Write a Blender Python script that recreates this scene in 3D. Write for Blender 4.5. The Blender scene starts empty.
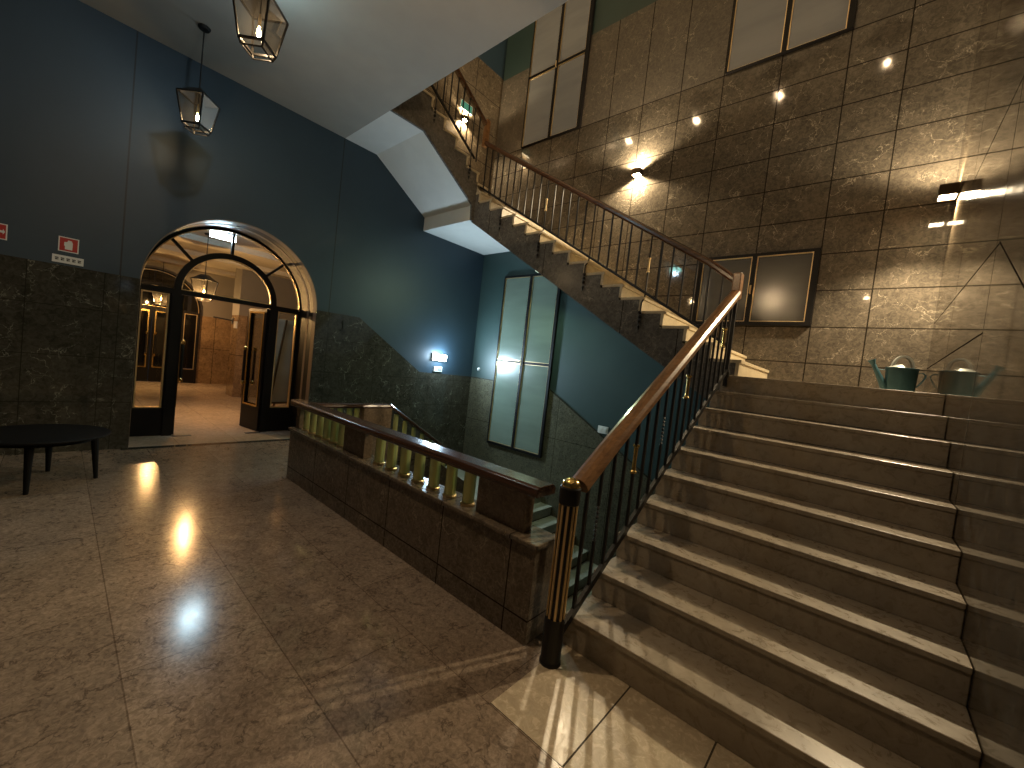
import bpy, bmesh, math, random
from math import pi, sin, cos, radians, sqrt, hypot
from mathutils import Vector, Matrix
random.seed(4)
SC = bpy.context.scene
COL = SC.collection

# ------------------------------------------------------------------ node / material helpers
class N:
    def __init__(s, name):
        s.m = bpy.data.materials.new(name); s.m.use_nodes = True
        s.t = s.m.node_tree; s.t.nodes.clear()
        s.out = s.t.nodes.new('ShaderNodeOutputMaterial')
    def new(s, kind, **kw):
        n = s.t.nodes.new(kind)
        for k, v in kw.items(): setattr(n, k, v)
        return n
    def link(s, a, b): s.t.links.new(a, b)
    def put(s, sock, v):
        if isinstance(v, bpy.types.NodeSocket): s.link(v, sock)
        else: sock.default_value = v
    def math(s, op, a, b=0.0, c=None, clamp=False):
        n = s.new('ShaderNodeMath', operation=op, use_clamp=clamp)
        s.put(n.inputs[0], a); s.put(n.inputs[1], b)
        if c is not None: s.put(n.inputs[2], c)
        return n.outputs[0]
    def mix(s, f, a, b):
        n = s.new('ShaderNodeMix', data_type='RGBA')
        s.put(n.inputs[0], f); s.put(n.inputs[6], a); s.put(n.inputs[7], b)
        return n.outputs[2]
    def noise(s, vec, scale, detail=4, rough=.55, dist=0):
        n = s.new('ShaderNodeTexNoise')
        s.put(n.inputs['Vector'], vec)
        n.inputs['Scale'].default_value = scale; n.inputs['Detail'].default_value = detail
        n.inputs['Roughness'].default_value = rough; n.inputs['Distortion'].default_value = dist
        return n
    def ramp(s, f, lo, hi, a=0., b=1.):
        n = s.new('ShaderNodeMapRange', interpolation_type='SMOOTHSTEP')
        s.put(n.inputs[0], f); n.inputs[1].default_value = lo; n.inputs[2].default_value = hi
        n.inputs[3].default_value = a; n.inputs[4].default_value = b
        return n.outputs[0]

def rgba(c): return (c[0], c[1], c[2], 1.0)

def plain(name, c, rough=.5, metal=0., spec=.5, var=.0, coat=0., em=None, ems=0.):
    n = N(name); p = n.new('ShaderNodeBsdfPrincipled')
    if var:
        g = n.new('ShaderNodeNewGeometry')
        t = n.noise(g.outputs['Position'], 3.1, 5)
        f = n.ramp(t.outputs[0], .3, .7)
        c2 = tuple(min(1, x * (1 + var)) for x in c); c1 = tuple(x * (1 - var) for x in c)
        n.put(p.inputs['Base Color'], n.mix(f, rgba(c1), rgba(c2)))
    else: p.inputs['Base Color'].default_value = rgba(c)
    p.inputs['Roughness'].default_value = rough; p.inputs['Metallic'].default_value = metal
    p.inputs['Specular IOR Level'].default_value = spec
    p.inputs['Coat Weight'].default_value = coat
    if em:
        p.inputs['Emission Color'].default_value = rgba(em); p.inputs['Emission Strength'].default_value = ems
    n.link(p.outputs[0], n.out.inputs[0])
    return n.m

def lines(n, pos, spec, w):
    """thin joint lines: spec = {'x':[..], 'z':[..]} world positions; returns a 0/1 socket"""
    sp = n.new('ShaderNodeSeparateXYZ'); n.link(pos, sp.inputs[0])
    best = None
    for ax, vals in spec.items():
        if ax == 'yz':
            for (ya, za, yb, zb) in vals:
                L = hypot(yb - ya, zb - za); ny, nz = (zb - za) / L, -(yb - ya) / L
                d = n.math('ABSOLUTE', n.math('ADD', n.math('MULTIPLY', n.math('SUBTRACT', sp.outputs[1], ya), ny), n.math('MULTIPLY', n.math('SUBTRACT', sp.outputs[2], za), nz)))
                o1 = n.math('MAXIMUM', n.math('SUBTRACT', min(ya, yb), sp.outputs[1]), n.math('SUBTRACT', sp.outputs[1], max(ya, yb)))
                d = n.math('MAXIMUM', d, o1)
                best = d if best is None else n.math('MINIMUM', best, d)
            continue
        src = sp.outputs['xyz'.index(ax)]
        for v in vals:
            d = n.math('ABSOLUTE', n.math('SUBTRACT', src, v))
            best = d if best is None else n.math('MINIMUM', best, d)
    return n.math('LESS_THAN', best, w)

def marble(name, c1, c2, vein, scale=1.0, rough=.12, veins=.6, vw=.018, joints=None, jw=.006, jcol=(.012, .009, .006),
           grain=.35, brick=None, spec=.5, zsplit=None):
    n = N(name); p = n.new('ShaderNodeBsdfPrincipled')
    g = n.new('ShaderNodeNewGeometry'); pos = g.outputs['Position']
    big = n.noise(pos, 1.3 * scale, 6, .6, 1.2)
    fine = n.noise(pos, 12 * scale, 7, .70, .9)
    col = n.mix(n.ramp(big.outputs[0], .32, .68), rgba(c1), rgba(c2))
    f2 = n.ramp(fine.outputs[0], .30, .72)
    dark = tuple(x * (1 - grain) for x in c1); light = tuple(min(1, x * (1 + grain)) for x in c2)
    col = n.mix(.55, col, n.mix(f2, rgba(dark), rgba(light)))
    # veins : warped voronoi edges broken by a noise mask
    warp = n.noise(pos, 2.2 * scale, 5, .6, .6)
    add = n.new('ShaderNodeVectorMath', operation='MULTIPLY_ADD')
    n.link(warp.outputs['Color'], add.inputs[0]); add.inputs[1].default_value = (.75 / scale,) * 3; n.link(pos, add.inputs[2])
    tot = None
    for sc, wd, lo, hi in ((1.15 * scale, vw, .50, .62), (3.4 * scale, vw * 1.6, .53, .66)):
        v = n.new('ShaderNodeTexVoronoi', feature='DISTANCE_TO_EDGE')
        n.link(add.outputs[0], v.inputs['Vector']); v.inputs['Scale'].default_value = sc
        e = n.ramp(v.outputs['Distance'], 0., wd, 1., 0.)
        mk = n.noise(pos, 1.7 * scale * (1 + sc * .1), 3)
        e = n.math('MULTIPLY', e, n.ramp(mk.outputs[0], lo - .04, hi - .03))
        tot = e if tot is None else n.math('MAXIMUM', tot, e)
    col = n.mix(n.math('MULTIPLY', tot, veins, clamp=True), col, rgba(vein))
    if brick:
        bw, bh, off, jit, rot = brick
        mp = n.new('ShaderNodeMapping'); n.link(pos, mp.inputs[0])
        mp.inputs['Location'].default_value = off; mp.inputs['Rotation'].default_value = (0, 0, rot)
        b = n.new('ShaderNodeTexBrick'); n.link(mp.outputs[0], b.inputs['Vector'])
        b.inputs['Scale'].default_value = 1; b.inputs['Brick Width'].default_value = bw; b.inputs['Row Height'].default_value = bh
        b.inputs['Mortar Size'].default_value = .003; b.inputs['Mortar Smooth'].default_value = 0
        b.inputs['Color1'].default_value = (1 - jit,) * 3 + (1,); b.inputs['Color2'].default_value = (1 + jit,) * 3 + (1,)
        b.inputs['Mortar'].default_value = (.6, .57, .54, 1)
        mu = n.new('ShaderNodeMix', data_type='RGBA', blend_type='MULTIPLY')
        mu.inputs[0].default_value = 1; n.put(mu.inputs[6], col); n.link(b.outputs[0], mu.inputs[7])
        col = mu.outputs[2]
    if joints:
        j = lines(n, pos, joints, jw)
        col = n.mix(n.math('MULTIPLY', j, .9), col, rgba(jcol))
    n.put(p.inputs['Base Color'], col)
    rr = n.ramp(fine.outputs[0], .3, .7, rough * .8, rough * 1.25)
    if zsplit is not None:
        sp = n.new('ShaderNodeSeparateXYZ'); n.link(pos, sp.inputs[0])
        rr = n.math('ADD', rr, n.math('MULTIPLY', n.math('GREATER_THAN', sp.outputs[2], zsplit), .33))
    n.put(p.inputs['Roughness'], rr)
    if joints: n.put(p.inputs['Specular IOR Level'], n.math('MULTIPLY_ADD', j, -spec, spec))
    else: p.inputs['Specular IOR Level'].default_value = spec
    n.link(p.outputs[0], n.out.inputs[0])
    return n.m

def wood(name, c1, c2, axis='y', rough=.28):
    n = N(name); p = n.new('ShaderNodeBsdfPrincipled')
    g = n.new('ShaderNodeNewGeometry')
    mp = n.new('ShaderNodeMapping'); n.link(g.outputs['Position'], mp.inputs[0])
    s = {'x': (1.2, 22, 22), 'y': (22, 1.2, 22)}[axis]
    mp.inputs['Scale'].default_value = s
    t = n.noise(mp.outputs[0], 1.5, 6, .6, 1.)
    n.put(p.inputs['Base Color'], n.mix(n.ramp(t.outputs[0], .3, .7), rgba(c1), rgba(c2)))
    p.inputs['Roughness'].default_value = rough
    p.inputs['Coat Weight'].default_value = .3; p.inputs['Coat Roughness'].default_value = .12
    n.link(p.outputs[0], n.out.inputs[0]); return n.m

def glass(name, tint=(.95, .95, .92), milky=.12, rough=.02, fac=.10):
    n = N(name)
    tr = n.new('ShaderNodeBsdfTransparent'); tr.inputs[0].default_value = rgba(tint)
    gl = n.new('ShaderNodeBsdfGlossy'); gl.inputs['Roughness'].default_value = rough
    tl = n.new('ShaderNodeBsdfTranslucent'); tl.inputs[0].default_value = (.8, .76, .68, 1)
    lw = n.new('ShaderNodeFresnel'); lw.inputs[0].default_value = 1.45
    m1 = n.new('ShaderNodeMixShader'); m1.inputs[0].default_value = milky
    n.link(tr.outputs[0], m1.inputs[1]); n.link(tl.outputs[0], m1.inputs[2])
    m2 = n.new('ShaderNodeMixShader'); n.link(n.math('MULTIPLY', lw.outputs[0], fac * 10, clamp=True), m2.inputs[0])
    n.link(m1.outputs[0], m2.inputs[1]); n.link(gl.outputs[0], m2.inputs[2])
    n.link(m2.outputs[0], n.out.inputs[0]); return n.m

def emit(name, c, s):
    n = N(name); e = n.new('ShaderNodeEmission'); e.inputs[0].default_value = rgba(c); e.inputs[1].default_value = s
    n.link(e.outputs[0], n.out.inputs[0]); return n.m

# ------------------------------------------------------------------ mesh builder
class MB:
    def __init__(s): s.b = bmesh.new()
    def poly(s, pts):
        vs = [s.b.verts.new(p) for p in pts]
        return s.b.faces.new(vs)
    def prism(s, pts, axis, a, c):
        """2-D polygon extruded along an axis. axis x: pts=(y,z); y: pts=(x,z); z: pts=(x,y)"""
        def P(p, t):
            return {'x': (t, p[0], p[1]), 'y': (p[0], t, p[1]), 'z': (p[0], p[1], t)}[axis]
        A = [s.b.verts.new(P(p, a)) for p in pts]; B = [s.b.verts.new(P(p, c)) for p in pts]
        s.b.faces.new(A); s.b.faces.new(B[::-1])
        for i in range(len(pts)):
            j = (i + 1) % len(pts); s.b.faces.new((A[j], A[i], B[i], B[j]))
        return s
    def box(s, x0, x1, y0, y1, z0, z1):
        return s.prism([(x0, y0), (x1, y0), (x1, y1), (x0, y1)], 'z', z0, z1)
    def obox(s, c, u, v, w):
        c = Vector(c); u = Vector(u); v = Vector(v); w = Vector(w)
        q = [[c + a * u + b * v + d * w for a, b in ((-1, -1), (1, -1), (1, 1), (-1, 1))] for d in (-1, 1)]
        A = [s.b.verts.new(p) for p in q[0]]; B = [s.b.verts.new(p) for p in q[1]]
        s.b.faces.new(A[::-1]); s.b.faces.new(B)
        for i in range(4):
            j = (i + 1) % 4; s.b.faces.new((A[i], A[j], B[j], B[i]))
        return s
    def bar(s, p0, p1, w, d=None, ref=(0, 0, 1)):
        p0 = Vector(p0); p1 = Vector(p1); t = p1 - p0; L = t.length; t.normalize(); d = d or w
        r = Vector(ref)
        if abs(t.dot(r)) > .95: r = Vector((1, 0, 0))
        a = t.cross(r).normalized(); b = a.cross(t)
        return s.obox((p0 + p1) / 2, a * w / 2, b * d / 2, t * L / 2)
    def tube(s, pts, r, n=10, caps=True):
        pts = [Vector(p) for p in pts]; rs = r if isinstance(r, (list, tuple)) else [r] * len(pts)
        rings = []; a = None
        for i, p in enumerate(pts):
            t = (pts[min(i + 1, len(pts) - 1)] - pts[max(i - 1, 0)]).normalized()
            if a is None:
                h = Vector((0, 0, 1)) if abs(t.z) < .9 else Vector((1, 0, 0)); a = t.cross(h).normalized()
            else: a = (a - t * a.dot(t)).normalized()
            b = t.cross(a)
            rings.append([s.b.verts.new(p + rs[i] * (cos(2 * pi * k / n) * a + sin(2 * pi * k / n) * b)) for k in range(n)])
        for A, B in zip(rings, rings[1:]):
            for k in range(n): s.b.faces.new((A[k], A[(k + 1) % n], B[(k + 1) % n], B[k]))
        if caps: s.b.faces.new(rings[0][::-1]); s.b.faces.new(rings[-1])
        return s
    def lathe(s, prof, c=(0, 0, 0), n=24, sx=1., sy=1.):
        rings = []
        for r, z in prof:
            if r < 1e-6: rings.append([s.b.verts.new((c[0], c[1], c[2] + z))])
            else: rings.append([s.b.verts.new((c[0] + sx * r * cos(2 * pi * k / n), c[1] + sy * r * sin(2 * pi * k / n), c[2] + z)) for k in range(n)])
        for A, B in zip(rings, rings[1:]):
            for k in range(n):
                j = (k + 1) % n
                if len(A) == 1 and len(B) == 1: continue
                if len(A) == 1: s.b.faces.new((A[0], B[j], B[k]))
                elif len(B) == 1: s.b.faces.new((A[k], A[j], B[0]))
                else: s.b.faces.new((A[k], A[j], B[j], B[k]))
        return s
    def sweep(s, prof, path, side):
        """closed profile (u along side, v along normal) swept on a polyline lying in a plane perpendicular to side"""
        path = [Vector(p) for p in path]; side = Vector(side).normalized(); rings = []
        for i, p in enumerate(path):
            t0 = (path[i] - path[i - 1]).normalized() if i else None
            t1 = (path[i + 1] - path[i]).normalized() if i < len(path) - 1 else None
            t = ((t0 or t1) + (t1 or t0)).normalized(); nn = side.cross(t)
            k = 1.0
            if t0 and t1: k = 1 / max(.35, sqrt((1 + t0.dot(t1)) / 2))
            if nn.z < 0: nn = -nn
            rings.append([s.b.verts.new(p + side * u + nn * v * k) for u, v in prof])
        m = len(prof)
        for A, B in zip(rings, rings[1:]):
            for k in range(m): s.b.faces.new((A[k], A[(k + 1) % m], B[(k + 1) % m], B[k]))
        s.b.faces.new(rings[0][::-1]); s.b.faces.new(rings[-1])
        return s
    def arc_ring(s, yc, zc, r0, r1, x0, x1, a0=0., a1=pi, n=40):
        """solid part of a ring standing in the y-z plane"""
        R = []
        for i in range(n + 1):
            a = a0 + (a1 - a0) * i / n
            R.append([s.b.verts.new((x, yc + r * cos(a), zc + r * sin(a))) for x, r in ((x0, r0), (x1, r0), (x1, r1), (x0, r1))])
        for A, B in zip(R, R[1:]):
            for k in range(4): s.b.faces.new((A[k], A[(k + 1) % 4], B[(k + 1) % 4], B[k]))
        s.b.faces.new(R[0][::-1]); s.b.faces.new(R[-1]); return s
    def build(s, name, mat, parent=None, bevel=0., smooth=False, loc=None, seg=2):
        bmesh.ops.recalc_face_normals(s.b, faces=s.b.faces[:])
        me = bpy.data.meshes.new(name); s.b.to_mesh(me); s.b.free()
        if smooth:
            for f in me.polygons: f.use_smooth = True
        o = bpy.data.objects.new(name, me); COL.objects.link(o)
        me.materials.append(mat)
        if parent: o.parent = parent
        if loc: o.location = loc
        if bevel:
            m = o.modifiers.new('bevel', 'BEVEL'); m.width = bevel; m.segments = seg; m.limit_method = 'ANGLE'; m.angle_limit = radians(40)
        if smooth:
            try:
                w = o.modifiers.new('wn', 'WEIGHTED_NORMAL') if bevel else None
            except Exception: pass
        return o

def tag(o, label=None, cat=None, group=None, kind=None):
    if label: o['label'] = label
    if cat: o['category'] = cat
    if group: o['group'] = group
    if kind: o['kind'] = kind
    return o
def thing(name, label, cat, loc=(0, 0, 0), group=None, rot=None):
    o = bpy.data.objects.new(name, None); COL.objects.link(o); o.location = loc; o.empty_display_size = .1
    if rot: o.rotation_euler = rot
    return tag(o, label, cat, group)
def empty_struct(name, loc=(0, 0, 0)):
    o = bpy.data.objects.new(name, None); COL.objects.link(o); o.location = loc
    o['kind'] = 'structure'; return o
def struct(o): o['kind'] = 'structure'; return o
def lamp(name, kind, loc, energy, color, parent=None, size=.05, spot=None, blend=.4, direction=None, area=None):
    d = bpy.data.lights.new(name, kind); d.energy = energy; d.color = color
    if kind == 'AREA':
        d.shape = 'RECTANGLE'; d.size, d.size_y = area
    else: d.shadow_soft_size = size
    if spot: d.spot_size = spot; d.spot_blend = blend
    o = bpy.data.objects.new(name, d); COL.objects.link(o)
    o.location = loc
    if direction: o.rotation_euler = Vector(direction).to_track_quat('-Z', 'Y').to_euler()
    if parent: o.parent = parent
    return o
def copy_tree(o, parent=None):
    c = o.copy(); COL.objects.link(c)
    if parent: c.parent = parent; c.matrix_parent_inverse = o.matrix_parent_inverse.copy()
    for ch in list(o.children): copy_tree(ch, c)
    return c

WARM = (1.0, .79, .50); COOL = (.60, .82, 1.0); TUNG = (1.0, .71, .41)

# ------------------------------------------------------------------ dimensions (metres; camera stands at x=0,y=0)
XL, XR, YF, YB = -7.05, .475, 6.54, -2.6
ZC = 5.13               # hall ceiling
YV = 3.075              # edge of the slab towards the stairwell
XS = -1.19              # left end of the treads of the lower flight
Z1, Z2 = 1.775, 4.64    # landings
def y1(k): return 2.06 + .297 * (k - 1)
def z1(k): return .1775 * k + .0033 * max(0, 4 - k)
def x2(k): return -1.055 - .2965 * (k - 1)
R2 = .179
def z2(k): return Z1 + R2 * k
def y3(k): return 5.13 - .272 * (k - 1)
def z3(k): return Z2 + R2 * k

# ------------------------------------------------------------------ materials
BR1, BR2, BRV = (.066, .056, .044), (.128, .108, .083), (.40, .35, .27)
JX = [-.09, -.65, -1.40, -2.155, -2.80, -3.45, -4.10, -4.73, -5.4, -6.2]
JZ = [2.09 + .475 * k for k in range(10)]
M_far = marble('polished_brown_marble', BR1, BR2, BRV, 1.9, .05, .72, .011, joints={'x': JX, 'z': JZ}, jw=.007, zsplit=6.367)
M_right = marble('polished_brown_marble_right', (.035, .027, .018), (.075, .058, .038), (.25, .2, .14), 1.1, .05, .5, .014,
                 joints={'y': [3.65, 5.1], 'z': [8.1], 'yz': [(3.58, 2.64, 2.2, 1.82), (3.58, 2.63, 6.54, 2.62), (3.66, 2.12, 6.54, 2.11), (2.5, 3.63, 6.54, 3.61)]}, jw=.006, spec=.42)
M_wains = marble('dark_green_grey_marble', (.028, .026, .020), (.066, .061, .047), (.36, .35, .29), 1.5, .06, .5, .013,
                 joints={'y': [.355, .492, -.25, -1.2, 3.08, 4.0, 5.0, 6.0], 'z': [1.72, 1.15, .6]}, jw=.004, jcol=(.02, .018, .014))
M_wfar = marble('speckled_green_brown_marble', (.045, .043, .028), (.115, .105, .066), (.25, .24, .15), 3.5, .30, .4, .03,
                joints={'x': [-4.45, -3.2], 'z': [.3]}, jw=.004)
M_par = marble('brown_parapet_marble', (.080, .062, .045), (.170, .134, .097), (.34, .28, .19), 2.6, .16, .5, .02,
               joints={'x': [-1.50, -2.15, -2.85, -3.55, -4.28], 'z': [.145]}, jw=.005)
M_block = marble('warm_brown_marble', (.12, .085, .055), (.25, .18, .118), (.40, .31, .2), 3.2, .2, .4, .02)
M_str = marble('dark_stringer_marble', (.088, .081, .072), (.165, .153, .136), (.42, .37, .30), 1.6, .22, .55, .014, joints={'x': [-2.5, -3.9, -5.2, -1.75]}, jw=.005)
M_step = marble('beige_step_marble', (.26, .215, .16), (.36, .30, .225), (.44, .38, .30), 1.2, .30, .25, .015, grain=.08)
M_step2 = marble('cream_step_marble', (.46, .38, .25), (.60, .51, .35), (.66, .58, .42), 2.0, .35, .3, .02, grain=.12)
M_stepg = marble('grey_green_step_marble', (.20, .20, .15), (.32, .32, .25), (.4, .4, .33), 2.0, .35, .3, .02, grain=.15)
M_floor = marble('brown_beige_floor_marble', (.175, .130, .097), (.310, .240, .182), (.070, .050, .036), 3.4, .16, .7, .040, grain=.42,
                 brick=(1.18, .585, (.045, .325, 0), .09, 0))
M_border = marble('cream_border_marble', (.42, .34, .24), (.56, .47, .34), (.60, .52, .40), 1.6, .24, .3, .03, grain=.15,
                  joints={'x': [-.755, -.335, .06], 'y': [1.437]}, jw=.004)
M_vfloor = marble('pale_vestibule_floor_marble', (.40, .315, .245), (.55, .45, .355), (.34, .26, .2), 1.4, .17, .3, .02, grain=.15,
                  brick=(1.4, .7, (0, .2, 0), .05, 0))
M_vmarb = marble('amber_vestibule_marble', (.16, .105, .06), (.30, .20, .115), (.4, .3, .2), 1.6, .16, .4, .02,
                 joints={'y': [3.3, 4.0], 'x': [-14.4, -13.0, -11.6], 'z': [1.1]}, jw=.006)

def navy(name, c, joints):
    n = N(name); p = n.new('ShaderNodeBsdfPrincipled'); g = n.new('ShaderNodeNewGeometry')
    t = n.noise(g.outputs['Position'], 1.6, 5)
    col = n.mix(n.ramp(t.outputs[0], .25, .75), rgba(tuple(x * .93 for x in c)), rgba(tuple(x * 1.07 for x in c)))
    if joints: col = n.mix(n.math('MULTIPLY', lines(n, g.outputs['Position'], joints, .008), .85), col, (.004, .005, .006, 1))
    n.put(p.inputs['Base Color'], col); p.inputs['Roughness'].default_value = .48
    n.link(p.outputs[0], n.out.inputs[0]); return n.m
M_navy = navy('dark_blue_wall_paint', (.027, .051, .074), {'y': [.486, 3.07]})
M_teal = navy('dark_teal_wall_paint', (.031, .058, .054), None)
M_ceil = plain('warm_grey_ceiling_paint', (.36, .335, .285), .75, var=.03)
M_soff = plain('off_white_soffit_paint', (.70, .68, .62), .75, var=.03)
M_black = plain('black_iron', (.008, .007, .006), .45, 0., .35)
M_blackp = plain('black_lacquered_frame', (.006, .005, .005), .5, spec=.22)
M_bronze = plain('dark_bronze', (.075, .050, .028), .30, .9)
M_brass = plain('polished_brass', (.80, .56, .20), .20, 1.)
M_brassd = plain('aged_brass_strip', (.70, .52, .27), .36, .8)
M_tube = plain('ribbed_brass_tube', (.72, .76, .32), .22, .55)
M_trim = plain('pale_bronze_trim', (.22, .16, .115), .62, 0., .2)
M_rail = wood('varnished_reddish_wood', (.165, .078, .030), (.285, .145, .060), 'y', .30)
M_railx = wood('varnished_dark_brown_wood', (.060, .026, .012), (.115, .050, .022), 'x', .26)
M_railp = wood('glossy_dark_rail_wood', (.035, .017, .009), (.075, .034, .017), 'x', .18)
M_table = plain('black_stained_wood', (.005, .0045, .004), .6, spec=.15)
M_glass = glass('lantern_glass', (.93, .91, .87), .006, .03, .06)
M_door = glass('clear_door_glass', (.93, .95, .93), .0, .01, .05)
M_dkgl = plain('dark_night_glass', (.006, .006, .006), .05)
M_white = plain('white_plastic', (.72, .72, .68), .4)
M_red = plain('red_sign_enamel', (.42, .018, .012), .4)
M_can = plain('teal_enamelled_zinc', (.024, .070, .088), .42, .35, var=.25)
M_canin = plain('grey_worn_zinc', (.30, .32, .30), .45, .5, var=.2)
M_dark = plain('dark_print', (.03, .03, .03), .5)
M_board = plain('pale_grey_board', (.62, .57, .50), .6, var=.05)
M_easel = plain('brown_easel_wood', (.14, .08, .04), .5, var=.2)
M_bulb = emit('glowing_bulb', (1., .70, .32), 60)
M_bulbv = emit('glowing_vestibule_bulb', (1., .55, .18), 22)
M_sc = emit('sconce_lens_glow', (1., .80, .50), 55)
M_em = emit('cold_emergency_diffuser', (.80, .95, 1.), 22)
M_exit = emit('cold_exit_lamp_diffuser', (.68, .86, 1.), 22)
M_green = emit('green_exit_legend', (.16, .50, .30), .22)
def pane(name, c, e, es, rough=.22):
    n = N(name); p = n.new('ShaderNodeBsdfPrincipled'); g = n.new('ShaderNodeNewGeometry')
    mp = n.new('ShaderNodeMapping'); n.link(g.outputs['Position'], mp.inputs[0]); mp.inputs['Scale'].default_value = (.5, 1, 2.4)
    t = n.noise(mp.outputs[0], 1.3, 4)
    n.put(p.inputs['Base Color'], n.mix(n.ramp(t.outputs[0], .3, .7), rgba(tuple(x * .8 for x in c)), rgba(c)))
    p.inputs['Roughness'].default_value = rough; p.inputs['Specular IOR Level'].default_value = .7
    p.inputs['Emission Color'].default_value = rgba(e); p.inputs['Emission Strength'].default_value = es
    n.link(p.outputs[0], n.out.inputs[0]); return n.m
M_pane_up = pane('frosted_pane_upper', (.19, .185, .165), (.8, .76, .64), .018)
M_pane_mid = pane('frosted_pane_landing', (.070, .063, .050), (.8, .74, .55), .004, .18)
M_pane_low = pane('frosted_pane_stairwell', (.115, .155, .125), (.62, .85, .68), .018, .24)

# ================================================================== SETTING
# ---- floors
f = MB()
f.prism([(XL - .02, YB), (XR, YB), (XR, 1.437), (-1.17, 1.437), (-1.17, 2.14), (-4.95, 2.14), (-4.95, 2.95), (XL - .02, 2.95)], 'z', -.22, 0.)
struct(f.build('floor', M_floor))
struct(MB().prism([(-1.17, 1.437), (XR, 1.437), (XR, 2.09), (-1.17, 2.09)], 'z', -.22, .0).build('floor_border', M_border))
struct(MB().prism([(XL - .02, .60), (XL - .02, 2.95), (-7.72, 2.95), (-7.72, .60)], 'z', -.22, .0).build('trim_1', M_vfloor))
struct(MB().box(-16.1, -7.72, -1.6, 5.0, -.22, 0.).build('floor_vestibule', M_vfloor))
struct(MB().box(XL, XR, 2.0, YF, -3.4, -3.2).build('floor_stairwell', M_stepg))
# ---- left wall with the arched opening
AY, AZ, AR = 1.77, 2.15, 1.10
arc = [(AY - AR * cos(pi * i / 40), AZ + AR * sin(pi * i / 40)) for i in range(41)]
w = MB().prism([(YB, -.22), (AY - AR, -.22)] + arc + [(AY + AR, -3.4), (YF + .2, -3.4), (YF + .2, 10), (YB, 10)], 'x', XL - .68, XL)
struct(w.build('wall_left', M_navy))
w = MB()
w.prism([(YB, 0), (.672, 0), (.672, 2.185), (YB, 2.185)], 'x', XL, XL + .014)
w.prism([(2.868, -3.2), (YF, -3.2), (YF, 1.27), (5.05, 1.285), (3.62, 2.19), (2.868, 2.185)], 'x', XL, XL + .014)
struct(w.build('wall_left_wainscot', M_wains))
w = MB().prism([(YF, Z2), (YF, 8.15), (YV - .3, 8.15), (YV - .3, 6.3), (3.4, 6.25), (5.13, Z2 + .05)], 'x', XL, XL + .014)
M_left_up = marble('brown_marble_upper_left', (.080, .062, .042), (.155, .120, .080), (.36, .30, .2), 1.6, .22, .5, .02,
                   joints={'y': [4.3, 5.0, 5.75], 'z': [5.4, 6.1, 6.8, 7.5]}, jw=.006)
struct(w.build('wall_left_cladding', M_left_up))
# ---- far wall : paint backing, marble above the flight, speckled wainscot below
struct(MB().box(XL - .68, XR + .2, YF, YF + .2, -3.4, 10).build('wall_far', M_teal))
w = MB().prism([(XR, 1.40), (XR, 8.11), (XL, 8.11), (XL, 4.2), (-5.7, 4.2), (-1.05, 1.40)], 'y', YF - .014, YF)
struct(w.build('wall_far_cladding', M_far))
w = MB().prism([(XL + .014, -3.2), (XL + .014, 1.255), (-4.72, 1.235), (-1.2, -.70), (-1.2, -3.2)], 'y', YF - .016, YF)
struct(w.build('wall_far_wainscot', M_wfar))
struct(MB().prism([(XL + .014, 1.255), (XL + .014, 1.275), (-4.71, 1.255), (-1.2, -.68), (-1.2, -.70), (-4.72, 1.235)], 'y', YF - .020, YF).build('trim_2', M_wains))
# ---- right wall, back wall, ceilings
struct(MB().box(XR, XR + .2, YB, YF, -.22, 10).build('wall_right', M_right))
struct(MB().box(XL - .68, XR + .2, YB - .2, YB, -.22, 10).build('wall_back', M_navy))
c = MB().prism([(XL, YB), (XR, YB), (XR, YV), (XL, YV)], 'z', ZC, 6.25)
struct(c.build('ceiling', M_ceil))
struct(MB().box(XL - .68, XR + .2, YB - .2, YF + .2, 10, 10.2).build('ceiling_upper', M_ceil))
# stairwell inner walls below the floor and beneath the lower flight
struct(MB().box(-4.95, XS, 2.14, 2.16, -3.2, -.0).build('wall_stairwell_front', M_wfar))
struct(MB().prism([(2.16, -3.2), (YF, -3.2), (YF, 1.38), (4.75, 1.38), (2.62, .02), (2.16, -.2)], 'x', XS - .02, XS - .005).build('wall_stairwell_right', M_teal))

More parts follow.
